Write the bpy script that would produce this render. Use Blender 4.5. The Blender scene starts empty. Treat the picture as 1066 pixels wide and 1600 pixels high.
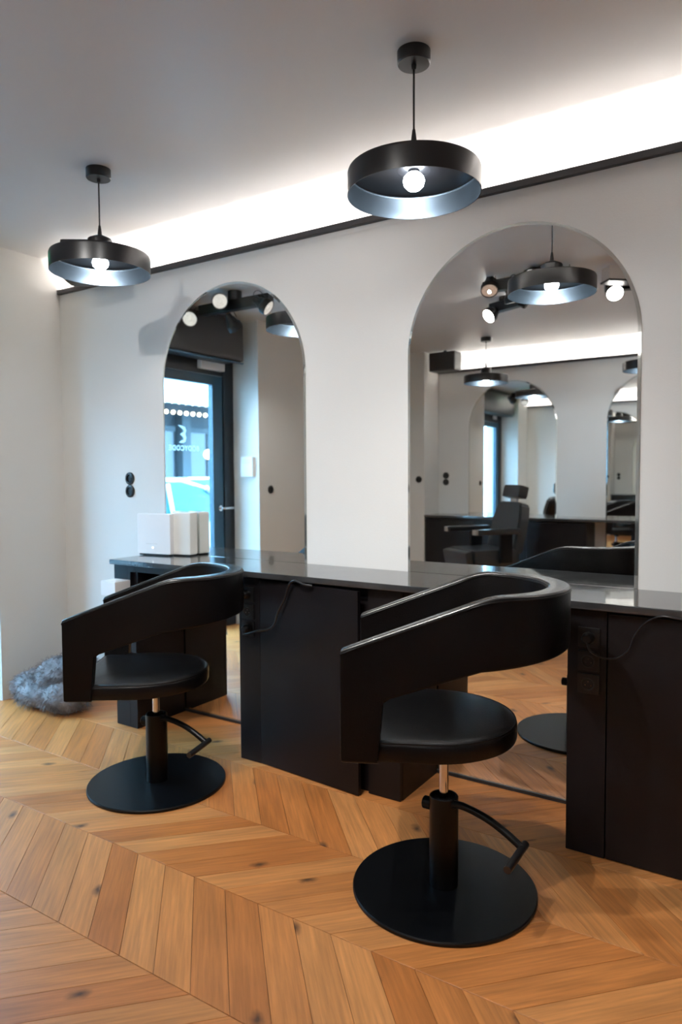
import bpy, bmesh, math, random
from mathutils import Matrix, Vector
random.seed(7)
PI = math.pi
scn = bpy.context.scene
COL = scn.collection

# ------------------------------------------------------------------ camera
def camera():
    yaw, pitch, roll = math.radians(33.029), math.radians(2.906), math.radians(-0.316)
    F = Vector((-math.sin(yaw)*math.cos(pitch), math.cos(yaw)*math.cos(pitch), -math.sin(pitch)))
    R = Vector((math.cos(yaw), math.sin(yaw), 0)); U = R.cross(F)
    R2 = R*math.cos(roll)+U*math.sin(roll); U2 = -R*math.sin(roll)+U*math.cos(roll)
    cd = bpy.data.cameras.new('camera'); c = bpy.data.objects.new('camera', cd); COL.objects.link(c)
    M = Matrix((R2, U2, -F)).transposed().to_4x4(); M.translation = Vector((0, 0, 1.3))
    c.matrix_world = M
    cd.sensor_fit = 'HORIZONTAL'; cd.sensor_width = 24.0
    cd.lens = 1103.18/1066*24.0
    cd.clip_start = 0.05; cd.clip_end = 200
    cd.dof.use_dof = True; cd.dof.focus_distance = 2.35; cd.dof.aperture_fstop = 2.6
    scn.camera = c
camera()

# ------------------------------------------------------------------ world and exposure
w = bpy.data.worlds.new('overcast_sky'); scn.world = w; w.use_nodes = True
nt = w.node_tree; bg = nt.nodes['Background']
bg.inputs['Color'].default_value = (0.40, 0.71, 1.0, 1); bg.inputs['Strength'].default_value = 15.0
scn.view_settings.view_transform = 'Standard'; scn.view_settings.look = 'None'
scn.view_settings.gamma = 1.0; scn.view_settings.exposure = 0.98
scn.view_settings.use_curve_mapping = False
scn.cycles.max_bounces = 14; scn.cycles.glossy_bounces = 10; scn.cycles.diffuse_bounces = 6
scn.cycles.transparent_max_bounces = 12; scn.cycles.sample_clamp_indirect = 6.0
scn.cycles.caustics_reflective = True; scn.cycles.blur_glossy = 0.3

COVE_W = 27.0      # LED strip behind each cove trim
BULB = 60.0        # pendant bulb emission
SPOT_W = 31.0      # each lit spotlight

# ------------------------------------------------------------------ dimensions (metres)
D = 2.777          # main (mirror) wall plane, y
YO = -1.713        # opposite wall plane, y
XL = -3.879        # left wall plane
CEIL = 2.622
CT = 0.877         # counter top height

# ------------------------------------------------------------------ helpers
def link(name, me, m=None, parent=None):
    o = bpy.data.objects.new(name, me); COL.objects.link(o)
    if m is not None and me is not None and len(me.materials) == 0: me.materials.append(m)
    if parent is not None: o.parent = parent
    return o
def obj(name, bm, m, parent=None, smooth=None, loc=None):
    bmesh.ops.recalc_face_normals(bm, faces=bm.faces)
    me = bpy.data.meshes.new(name); 
    if smooth is not None:
        for f in bm.faces: f.smooth = True
        for e in bm.edges:
            if len(e.link_faces) == 2 and e.calc_face_angle(0) > math.radians(smooth): e.smooth = False
    if loc is not None: bmesh.ops.translate(bm, verts=bm.verts, vec=-Vector(loc))
    bm.to_mesh(me); bm.free()
    o = link(name, me, m, parent)
    if smooth in (30, 35): w_ = o.modifiers.new('weighted_normals', 'WEIGHTED_NORMAL'); w_.keep_sharp = True
    if loc is not None:
        o.location = loc
    return o
def tag(o, label=None, cat=None, group=None, kind=None):
    if label: o['label'] = label
    if cat: o['category'] = cat
    if group: o['group'] = group
    if kind: o['kind'] = kind
    return o
def thing(name, label, cat, loc=(0, 0, 0), rz=0, group=None):
    o = bpy.data.objects.new(name, None); COL.objects.link(o); o.empty_display_size = .1
    o.location = loc; o.rotation_euler = (0, 0, rz)
    return tag(o, label, cat, group)
def B(): return bmesh.new()
def box(bm, x0, x1, y0, y1, z0, z1, bev=0, M=None):
    if x0 > x1: x0, x1 = x1, x0
    if y0 > y1: y0, y1 = y1, y0
    if z0 > z1: z0, z1 = z1, z0
    m = Matrix.Translation(((x0+x1)/2, (y0+y1)/2, (z0+z1)/2)) @ Matrix.Diagonal((x1-x0, y1-y0, z1-z0, 1))
    if M is not None: m = M @ m
    r = bmesh.ops.create_cube(bm, size=1, matrix=m)
    if bev:
        es = list({e for v in r['verts'] for e in v.link_edges})
        bmesh.ops.bevel(bm, geom=es, offset=bev, segments=2, affect='EDGES', profile=.7)
    return bm
def lathe(bm, prof, seg=32, M=None):
    M = M or Matrix()
    rings = []
    for r, z in prof:
        if r < 1e-6: rings.append([bm.verts.new(M @ Vector((0, 0, z)))])
        else: rings.append([bm.verts.new(M @ Vector((r*math.cos(2*PI*i/seg), r*math.sin(2*PI*i/seg), z))) for i in range(seg)])
    for a, b in zip(rings, rings[1:]):
        for i in range(seg):
            j = (i+1) % seg
            if len(a) == 1 and len(b) == 1: continue
            if len(a) == 1: bm.faces.new((a[0], b[i], b[j]))
            elif len(b) == 1: bm.faces.new((a[i], a[j], b[0]))
            else: bm.faces.new((a[i], a[j], b[j], b[i]))
    return bm
def cyl(bm, r, z0, z1, seg=24, M=None, c=.0):
    if c: return lathe(bm, [(0, z0), (r-c, z0), (r, z0+c), (r, z1-c), (r-c, z1), (0, z1)], seg, M)
    return lathe(bm, [(0, z0), (r, z0), (r, z1), (0, z1)], seg, M)
def smoothpts(pts, n=6):
    P = [Vector(p) for p in pts]
    if len(P) < 3: return P
    Q = [2*P[0]-P[1]]+P+[2*P[-1]-P[-2]]; out = []
    for i in range(1, len(Q)-2):
        for k in range(n):
            t = k/n; a, b, c, d = Q[i-1], Q[i], Q[i+1], Q[i+2]
            out.append(0.5*((2*b)+(c-a)*t+(2*a-5*b+4*c-d)*t*t+(3*b-a-3*c+d)*t**3))
    out.append(P[-1]); return out
def tube(bm, pts, r, seg=8, sm=0, closed=False):
    P = smoothpts(pts, sm) if sm else [Vector(p) for p in pts]
    rs = r if isinstance(r, (list, tuple)) else [r]*len(P)
    rings = []; up = None; n = len(P)
    for i, p in enumerate(P):
        if closed: t = (P[(i+1) % n]-P[i-1]).normalized()
        else: t = (P[min(i+1, n-1)]-P[max(i-1, 0)]).normalized()
        if up is None:
            up = Vector((0, 0, 1)) if abs(t.z) < .9 else Vector((1, 0, 0))
        s = t.cross(up).normalized(); up = s.cross(t).normalized()
        rr = rs[min(i, len(rs)-1)]
        rings.append([bm.verts.new(p+(s*math.cos(2*PI*k/seg)+up*math.sin(2*PI*k/seg))*rr) for k in range(seg)])
    prs = list(zip(rings, rings[1:]))
    if closed: prs.append((rings[-1], rings[0]))
    for a, b in prs:
        for k in range(seg): bm.faces.new((a[k], a[(k+1) % seg], b[(k+1) % seg], b[k]))
    if not closed: bm.faces.new(rings[0]); bm.faces.new(rings[-1])
    return bm
def prism(bm, pts2, a, b, plane='xz', M=None):
    """polygon pts2 extruded between a and b along the third axis"""
    def P(u, v, t):
        q = {'xz': (u, t, v), 'yz': (t, u, v), 'xy': (u, v, t)}[plane]
        q = Vector(q); return M @ q if M is not None else q
    A = [bm.verts.new(P(u, v, a)) for u, v in pts2]; Bv = [bm.verts.new(P(u, v, b)) for u, v in pts2]
    bm.faces.new(A); bm.faces.new(Bv); n = len(A)
    for i in range(n): bm.faces.new((A[i], A[(i+1) % n], Bv[(i+1) % n], Bv[i]))
    return bm
def sphere(bm, c, r, sc=(1, 1, 1), u=20, v=12):
    bmesh.ops.create_uvsphere(bm, u_segments=u, v_segments=v, radius=1, matrix=Matrix.Translation(c) @ Matrix.Diagonal((r*sc[0], r*sc[1], r*sc[2], 1)))
    return bm
def arc(cx, cy, r, a0, a1, n): return [(cx+r*math.cos(a0+(a1-a0)*i/n), cy+r*math.sin(a0+(a1-a0)*i/n)) for i in range(n+1)]

# ------------------------------------------------------------------ materials
def mat(name, col, rough=.5, metal=0, bump=0, bscale=40, var=.0, vscale=3, spec=.5, coat=0, emit=None, estr=0, aniso=0, rvar=0, stretch=None):
    m = bpy.data.materials.new(name); m.use_nodes = True; n = m.node_tree.nodes; l = m.node_tree.links
    b = n['Principled BSDF']; b.inputs['Roughness'].default_value = rough; b.inputs['Metallic'].default_value = metal
    b.inputs['Specular IOR Level'].default_value = spec; b.inputs['Coat Weight'].default_value = coat
    if aniso: b.inputs['Anisotropic'].default_value = aniso
    tc = n.new('ShaderNodeTexCoord'); nz = n.new('ShaderNodeTexNoise'); nz.inputs['Scale'].default_value = vscale; nz.inputs['Detail'].default_value = 4
    if stretch:
        mp = n.new('ShaderNodeMapping'); mp.inputs['Scale'].default_value = stretch; l.new(tc.outputs['Object'], mp.inputs['Vector']); l.new(mp.outputs[0], nz.inputs['Vector'])
    else: l.new(tc.outputs['Object'], nz.inputs['Vector'])
    cr = n.new('ShaderNodeValToRGB'); e = cr.color_ramp.elements
    e[0].position = .3; e[1].position = .7
    e[0].color = tuple(c*(1-var) for c in col)+(1,); e[1].color = tuple(min(1, c*(1+var)) for c in col)+(1,)
    l.new(nz.outputs['Fac'], cr.inputs['Fac']); l.new(cr.outputs['Color'], b.inputs['Base Color'])
    if rvar:
        mr = n.new('ShaderNodeMapRange'); mr.inputs['To Min'].default_value = max(0, rough-rvar); mr.inputs['To Max'].default_value = rough+rvar
        mr.inputs['From Min'].default_value = .3; mr.inputs['From Max'].default_value = .7
        l.new(nz.outputs['Fac'], mr.inputs['Value']); l.new(mr.outputs[0], b.inputs['Roughness'])
    if bump:
        n2 = n.new('ShaderNodeTexNoise'); n2.inputs['Scale'].default_value = bscale; n2.inputs['Detail'].default_value = 6
        l.new(tc.outputs['Object'], n2.inputs['Vector'])
        bp = n.new('ShaderNodeBump'); bp.inputs['Strength'].default_value = bump; bp.inputs['Distance'].default_value = .002
        l.new(n2.outputs['Fac'], bp.inputs['Height']); l.new(bp.outputs['Normal'], b.inputs['Normal'])
    if emit:
        b.inputs['Emission Color'].default_value = emit+(1,); b.inputs['Emission Strength'].default_value = estr
    return m
M_ = {}
M_['wall'] = mat('white_wall_paint', (.67, .67, .655), .75, bump=.25, bscale=160, var=.02, vscale=1.2, spec=.25)
M_['wall_warm'] = mat('pale_grey_wall_paint', (.64, .635, .61), .75, bump=.25, bscale=160, var=.02, vscale=1.2, spec=.25)
M_['ceil'] = mat('ceiling_paint', (.62, .61, .605), .42, bump=.08, bscale=120, var=.02, vscale=.8, spec=.6)
M_['trim'] = mat('dark_metal_trim', (.045, .043, .045), .45, metal=.3, var=.1, spec=.4)
M_['mirror'] = mat('silvered_glass', (.93, .95, .94), .0, metal=1)
M_['edge'] = mat('polished_glass_edge', (.80, .86, .85), .05, metal=.9)
M_['laminate'] = mat('black_cabinet_laminate', (.006, .0046, .0056), .42, bump=.1, bscale=300, var=.15, vscale=6, spec=.32, rvar=.05)
M_['gap'] = mat('shadow_gap_board', (.006, .006, .006), .8, var=.1)
M_['counter'] = mat('dark_polished_counter', (.035, .036, .038), .13, var=.25, vscale=9, spec=.75, coat=.35, rvar=.03)
M_['plastic'] = mat('black_plastic', (.006, .006, .0065), .38, var=.1, spec=.5)
M_['cable'] = mat('black_cable', (.01, .01, .011), .3, var=.1, spec=.6)
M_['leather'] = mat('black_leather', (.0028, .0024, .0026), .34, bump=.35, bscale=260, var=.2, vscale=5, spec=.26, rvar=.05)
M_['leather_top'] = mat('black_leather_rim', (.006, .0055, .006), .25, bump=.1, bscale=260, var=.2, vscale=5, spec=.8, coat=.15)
M_['leather_seat'] = mat('black_leather_seat', (.0032, .003, .0034), .33, bump=.3, bscale=240, var=.2, vscale=5, spec=.32)
M_['base'] = mat('black_powder_coat', (.0018, .0022, .003), .34, bump=.12, bscale=400, var=.1, spec=.28)
M_['chrome'] = mat('chrome', (.75, .75, .76), .12, metal=1, var=.03)
M_['shade'] = mat('black_lamp_enamel', (.006, .006, .0075), .33, var=.1, spec=.5, coat=.15)
M_['shade_in'] = mat('brushed_lamp_interior', (.13, .16, .19), .26, metal=.9, var=.1, aniso=.6)  # blue of reflected daylight is tinted into the lining colour
M_['bulb'] = mat('lit_bulb_glass', (1, 1, 1), .3, emit=(.86, .94, 1.0), estr=BULB)
M_['lens_on'] = mat('lit_spot_lens', (1, 1, 1), .2, emit=(1, .96, .9), estr=14)
M_['lens'] = mat('frosted_spot_lens', (.55, .53, .50), .25, var=.15, vscale=60, emit=(1, .95, .88), estr=.25)
M_['lens_warm'] = mat('dim_amber_spot_lens', (.45, .33, .26), .25, var=.15, vscale=60, emit=(1, .75, .6), estr=.12)
M_['white'] = mat('white_plastic', (.78, .78, .79), .35, var=.02)
M_['whiteg'] = mat('offwhite_plastic', (.72, .72, .69), .4, var=.02)
M_['grey'] = mat('faint_grey_print', (.6, .6, .6), .5)
M_['led'] = mat('status_light', (1, 1, 1), .3, emit=(1, 1, 1), estr=6)
M_['doorblk'] = mat('black_door_frame_paint', (.010, .012, .016), .35, var=.1, spec=.5)
M_['door_bluelit'] = mat('dark_door_daylight_tint', (.015, .06, .10), .35, var=.1, spec=.5)  # blue daylight falling on the door is put into this colour
M_['blind'] = mat('dark_roller_housing', (.018, .016, .017), .4, var=.08)
M_['green'] = mat('green_exit_panel', (.1, .6, .35), .3, emit=(.1, .9, .5), estr=1.6)
M_['beige'] = mat('beige_metal', (.5, .44, .40), .45, var=.05)
M_['paper'] = mat('white_paper', (.85, .85, .86), .7, var=.02)
def vinyl():
    m = mat('white_vinyl', (.85, .9, .92), .6); n = m.node_tree.nodes; l = m.node_tree.links
    t = n.new('ShaderNodeBsdfTranslucent'); t.inputs['Color'].default_value = (.62, .68, .70, 1)
    x = n.new('ShaderNodeMixShader'); x.inputs[0].default_value = .75
    l.new(n['Principled BSDF'].outputs[0], x.inputs[1]); l.new(t.outputs[0], x.inputs[2]); l.new(x.outputs[0], n['Material Output'].inputs['Surface']); return m
M_['sign'] = vinyl()
M_['fur'] = mat('grey_fur', (.20, .19, .20), .75, var=.55, vscale=14)
M_['strip'] = mat('led_strip', (1, 1, 1), .5, emit=(1, .93, .88), estr=12)
M_['asphalt'] = mat('grey_asphalt', (.08, .09, .10), .9, bump=.5, bscale=80, var=.15, vscale=4)
M_['paving'] = mat('pale_paving', (.16, .17, .18), .85, bump=.3, bscale=50, var=.1, vscale=3)
M_['carw'] = mat('white_car_paint', (.50, .52, .54), .2, var=.02, coat=.5)
M_['carg'] = mat('tinted_car_glass', (.02, .10, .13), .2, var=.3, vscale=2, spec=.25)
M_['tyre'] = mat('tyre_rubber', (.012, .012, .013), .8, var=.1)
M_['facade'] = mat('slate_blue_facade', (.011, .022, .031), .7, var=.2, vscale=1.5)
M_['facade_l'] = mat('pale_facade', (.035, .05, .06), .8, var=.1, vscale=1)
M_['facade_d'] = mat('dark_facade_opening', (.02, .03, .04), .3, var=.3, vscale=1)
M_['door_pink'] = mat('pale_pink_doorway', (.13, .09, .075), .7, var=.1)
M_['awning'] = mat('white_awning', (.45, .46, .47), .8, var=.03)
M_['warmbulb'] = mat('warm_festoon_bulb', (1, .9, .7), .3, emit=(1, .72, .45), estr=5)
M_['barber'] = mat('black_barber_leather', (.010, .012, .014), .30, bump=.2, bscale=150, var=.2, vscale=5, spec=.8, coat=.35)

def glass_mat():
    m = bpy.data.materials.new('door_glass'); m.use_nodes = True; n = m.node_tree.nodes; l = m.node_tree.links
    n.remove(n['Principled BSDF']); o = n['Material Output']
    t = n.new('ShaderNodeBsdfTransparent'); t.inputs['Color'].default_value = (.86, .94, .97, 1)
    g = n.new('ShaderNodeBsdfGlossy'); g.inputs['Roughness'].default_value = .01
    lw = n.new('ShaderNodeLayerWeight'); lw.inputs['Blend'].default_value = .5
    pw = n.new('ShaderNodeMath'); pw.operation = 'POWER'; pw.inputs[1].default_value = 4; l.new(lw.outputs['Facing'], pw.inputs[0])
    f = n.new('ShaderNodeMath'); f.operation = 'MULTIPLY_ADD'; f.inputs[1].default_value = .6; f.inputs[2].default_value = .05; l.new(pw.outputs[0], f.inputs[0])
    mx = n.new('ShaderNodeMixShader'); l.new(f.outputs[0], mx.inputs[0]); l.new(t.outputs[0], mx.inputs[1]); l.new(g.outputs[0], mx.inputs[2])
    l.new(mx.outputs[0], o.inputs['Surface']); return m
M_['glass'] = glass_mat()

def wood_mat():
    m = bpy.data.materials.new('oiled_oak'); m.use_nodes = True; n = m.node_tree.nodes; l = m.node_tree.links
    b = n['Principled BSDF']; N = n.new
    uv = N('ShaderNodeUVMap'); uv.uv_map = 'UVMap'
    oi = N('ShaderNodeObjectInfo'); at = N('ShaderNodeAttribute'); at.attribute_name = 'tone'
    ad = N('ShaderNodeMath'); ad.operation = 'ADD'; l.new(oi.outputs['Random'], ad.inputs[0]); l.new(at.outputs['Fac'], ad.inputs[1])
    fr = N('ShaderNodeMath'); fr.operation = 'FRACT'; l.new(ad.outputs[0], fr.inputs[0]); rnd = fr.outputs[0]
    wn = N('ShaderNodeTexWhiteNoise'); wn.noise_dimensions = '1D'; l.new(rnd, wn.inputs['W'])
    off = N('ShaderNodeVectorMath'); off.operation = 'MULTIPLY_ADD'; l.new(wn.outputs['Color'], off.inputs[0])
    off.inputs[1].default_value = (13, 7, 19); l.new(uv.outputs[0], off.inputs[2])
    # fine grain
    mp = N('ShaderNodeMapping'); mp.inputs['Scale'].default_value = (2.2, 42, 1); l.new(off.outputs[0], mp.inputs['Vector'])
    g = N('ShaderNodeTexNoise'); g.inputs['Scale'].default_value = 2.4; g.inputs['Detail'].default_value = 7; g.inputs['Roughness'].default_value = .6; l.new(mp.outputs[0], g.inputs['Vector'])
    # cathedral figure
    mp2 = N('ShaderNodeMapping'); mp2.inputs['Scale'].default_value = (1.1, 6.5, 1); l.new(off.outputs[0], mp2.inputs['Vector'])
    wv = N('ShaderNodeTexNoise'); wv.inputs['Scale'].default_value = 1.5; wv.inputs['Detail'].default_value = 1.5; l.new(mp2.outputs[0], wv.inputs['Vector'])
    mm = N('ShaderNodeMath'); mm.operation = 'MULTIPLY'; mm.inputs[1].default_value = 17; l.new(wv.outputs['Fac'], mm.inputs[0])
    sn = N('ShaderNodeMath'); sn.operation = 'SINE'; l.new(mm.outputs[0], sn.inputs[0])
    # knots
    mk = N('ShaderNodeMapping'); mk.inputs['Scale'].default_value = (1.0, 1.9, 1); l.new(off.outputs[0], mk.inputs['Vector'])
    kd = N('ShaderNodeTexNoise'); kd.inputs['Scale'].default_value = 30; l.new(off.outputs[0], kd.inputs['Vector'])
    ka = N('ShaderNodeVectorMath'); ka.operation = 'MULTIPLY_ADD'; l.new(kd.outputs['Color'], ka.inputs[0]); ka.inputs[1].default_value = (.03, .03, 0); l.new(mk.outputs[0], ka.inputs[2])
    vo = N('ShaderNodeTexVoronoi'); vo.voronoi_dimensions = '2D'; vo.inputs['Scale'].default_value = 2.6; l.new(ka.outputs[0], vo.inputs['Vector'])
    sepc = N('ShaderNodeSeparateColor'); l.new(vo.outputs['Color'], sepc.inputs[0])
    kr = N('ShaderNodeMapRange'); kr.inputs['From Min'].default_value = .015; kr.inputs['From Max'].default_value = .10; kr.inputs['To Min'].default_value = 1; kr.inputs['To Max'].default_value = 0
    l.new(vo.outputs['Distance'], kr.inputs['Value'])
    ks = N('ShaderNodeMath'); ks.operation = 'GREATER_THAN'; ks.inputs[1].default_value = .7; l.new(sepc.outputs[0], ks.inputs[0])
    kk = N('ShaderNodeMath'); kk.operation = 'MULTIPLY'; l.new(kr.outputs[0], kk.inputs[0]); l.new(ks.outputs[0], kk.inputs[1])
    tone = N('ShaderNodeValToRGB'); e = tone.color_ramp.elements
    e[0].color = (.48, .168, .042, 1); e[1].color = (.62, .270, .088, 1)
    e2 = tone.color_ramp.elements.new(.45); e2.color = (.55, .208, .057, 1)
    l.new(wn.outputs['Value'], tone.inputs['Fac'])
    gr = N('ShaderNodeMapRange'); gr.inputs['From Min'].default_value = .3; gr.inputs['From Max'].default_value = .72; gr.inputs['To Min'].default_value = .74; gr.inputs['To Max'].default_value = 1.16; l.new(g.outputs['Fac'], gr.inputs['Value'])
    fg = N('ShaderNodeMapRange'); fg.inputs['From Min'].default_value = -1; fg.inputs['From Max'].default_value = 1; fg.inputs['To Min'].default_value = .88; fg.inputs['To Max'].default_value = 1.06; l.new(sn.outputs[0], fg.inputs['Value'])
    mu = N('ShaderNodeMath'); mu.operation = 'MULTIPLY'; l.new(gr.outputs[0], mu.inputs[0]); l.new(fg.outputs[0], mu.inputs[1])
    vm = N('ShaderNodeVectorMath'); vm.operation = 'SCALE'; l.new(tone.outputs[0], vm.inputs[0]); l.new(mu.outputs[0], vm.inputs['Scale'])
    mix = N('ShaderNodeMix'); mix.data_type = 'RGBA'; l.new(kk.outputs[0], mix.inputs['Factor']); l.new(vm.outputs[0], mix.inputs['A']); mix.inputs['B'].default_value = (.09, .038, .016, 1)
    l.new(mix.outputs['Result'], b.inputs['Base Color'])
    rr = N('ShaderNodeMapRange'); rr.inputs['To Min'].default_value = .36; rr.inputs['To Max'].default_value = .52; l.new(g.outputs['Fac'], rr.inputs['Value']); l.new(rr.outputs[0], b.inputs['Roughness'])
    bp = N('ShaderNodeBump'); bp.inputs['Strength'].default_value = .15; bp.inputs['Distance'].default_value = .001; l.new(g.outputs['Fac'], bp.inputs['Height']); l.new(bp.outputs[0], b.inputs['Normal'])
    b.inputs['Specular IOR Level'].default_value = .4
    return m
M_['wood'] = wood_mat()
M_['sub'] = mat('dark_floor_joint', (.10, .045, .02), .8)

# ------------------------------------------------------------------ setting
XR = 2.4
def setting():
    # floor with chevron planks
    bm = B(); box(bm, -4.42, XR+.15, YO-.15, D+.15, -.12, -.004)
    fl = obj('floor', bm, M_['sub']); tag(fl, kind='structure')
    P, S, RH, X0, Y0 = .1335, .365, .3845, -1.2235, 1.610
    L = math.hypot(S, RH); g = .0008
    def para(bm, x, y, s, h=RH, tone=None, uvl=None, tl=None, off=(0, 0)):
        # parallelogram (x,y)-(x+P,y) leaning by s*S over RH
        k = h/RH
        c = [Vector((x+g, y+g)), Vector((x+P-g, y+g)), Vector((x+P-g+s*S*k, y+h-g)), Vector((x+g+s*S*k, y+h-g))]
        cen = sum(c, Vector((0, 0)))/4
        top = [cen+(q-cen)*(1-.0016/max(.03, (q-cen).length)) for q in c]
        vb = [bm.verts.new((q.x, q.y, -.004)) for q in c]
        vm = [bm.verts.new((q.x, q.y, -.0008)) for q in c]
        vt = [bm.verts.new((q.x, q.y, 0)) for q in top]
        fs = [bm.faces.new(vt)]
        for A, Bq in ((vb, vm), (vm, vt)):
            for i in range(4): fs.append(bm.faces.new((A[i], A[(i+1) % 4], Bq[(i+1) % 4], Bq[i])))
        dx, dy = s*S/L, RH/L
        for f in fs:
            for lp in f.loops:
                q = lp.vert.co; u = q.x*dx+q.y*dy; v = -q.x*dy+q.y*dx
                lp[uvl].uv = (u+off[0], v+off[1]); lp.vert[tl] = tone
    protos = {}
    for s in (1, -1):
        bm = B(); uvl = bm.loops.layers.uv.new('UVMap'); tl = bm.verts.layers.float.new('tone')
        para(bm, 0, 0, s, RH, 0.0, uvl, tl); bmesh.ops.recalc_face_normals(bm, faces=bm.faces)
        me = bpy.data.meshes.new('plank'); bm.to_mesh(me); bm.free(); me.materials.append(M_['wood']); protos[s] = me
    rest = B(); uvl = rest.loops.layers.uv.new('UVMap'); tl = rest.verts.layers.float.new('tone')
    for k in range(-9, 4):
        ya = Y0+RH*k; s = 1 if k % 2 == 0 else -1      # row between ya and ya+RH
        xs = X0 if k % 2 == 0 else X0+S
        for i in range(-30, 40):
            x = xs+i*P
            lo, hi = min(x, x+s*S), max(x, x+s*S)+P
            if hi < -4.3 or lo > XR: continue
            y0, h = ya, RH
            if ya+h < YO-.02: continue
            if k == 3: h = .03
            if 2 >= k >= -5 and x+S*s/2 > -4.0 and x+S*s/2 < .2 and lo > -4.35:
                o = link('plank', protos[s], None, fl); o.location = (x, ya, 0)
            elif lo > -4.4 and hi < XR+.1:
                para(rest, x, ya, s, h, random.random(), uvl, tl, (random.random()*9, random.random()*9))
    r = obj('plank_field', rest, M_['wood'], fl); tag(r, kind='stuff')
    # ceiling
    bm = B(); box(bm, -4.42, XR+.15, YO-.2, D+.2, CEIL, CEIL+.15); tag(obj('ceiling', bm, M_['ceil']), kind='structure')
    # mirror walls with cove recess above the trim
    for nm, y0, sg in (('wall_back', D, 1), ('wall_front', YO, -1)):
        bm = B(); box(bm, XL-.1, XR+.1, y0, y0+sg*.2, -.1, 2.405); box(bm, XL-.1, XR+.1, y0, y0+sg*.008, 2.40, 2.44); box(bm, XL-.1, XR+.1, y0+sg*.05, y0+sg*.2, 2.4, CEIL+.05)
        tag(obj(nm, bm, M_['wall']), kind='structure')
    # left wall: stub, recess with door, wall, pier
    yd0, yd1 = D-1.92, D-.45
    bm = B()
    box(bm, -4.42, XL, yd1, D+.2, -.1, CEIL+.05)
    box(bm, -4.42, XL, -1.36, yd0, -.1, CEIL+.05)
    box(bm, -4.42, -3.41, YO-.2, -1.36, -.1, CEIL+.05)
    box(bm, -4.42, -4.16, yd0-.01, yd1+.01, 2.38, CEIL+.05)
    tag(obj('wall_left', bm, M_['wall_warm']), kind='structure')
    bm = B(); box(bm, XR, XR+.15, YO-.2, D+.2, -.1, CEIL+.05); tag(obj('wall_right', bm, M_['wall']), kind='structure')
    # cove trims
    for nm, y0, sg, xa in (('trim_1', D, -1, XL), ('trim_2', YO, 1, -3.41)):
        bm = B(); box(bm, xa+.002, XR, y0+sg*.022, y0-sg*.004, 2.428, 2.456, .002)
        tag(obj(nm, bm, M_['trim']), kind='structure')
        ld = bpy.data.lights.new('cove_led', 'AREA'); ld.shape = 'RECTANGLE'; ld.size = XR-xa-.04; ld.size_y = .012
        ld.energy = COVE_W; ld.color = (1, .925, .88); ld.spread = PI
        lo = bpy.data.objects.new('cove_led', ld); COL.objects.link(lo)
        lo.location = ((xa+XR)/2, y0-sg*.026, 2.424); lo.rotation_euler = (PI, 0, 0)
setting()

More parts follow.
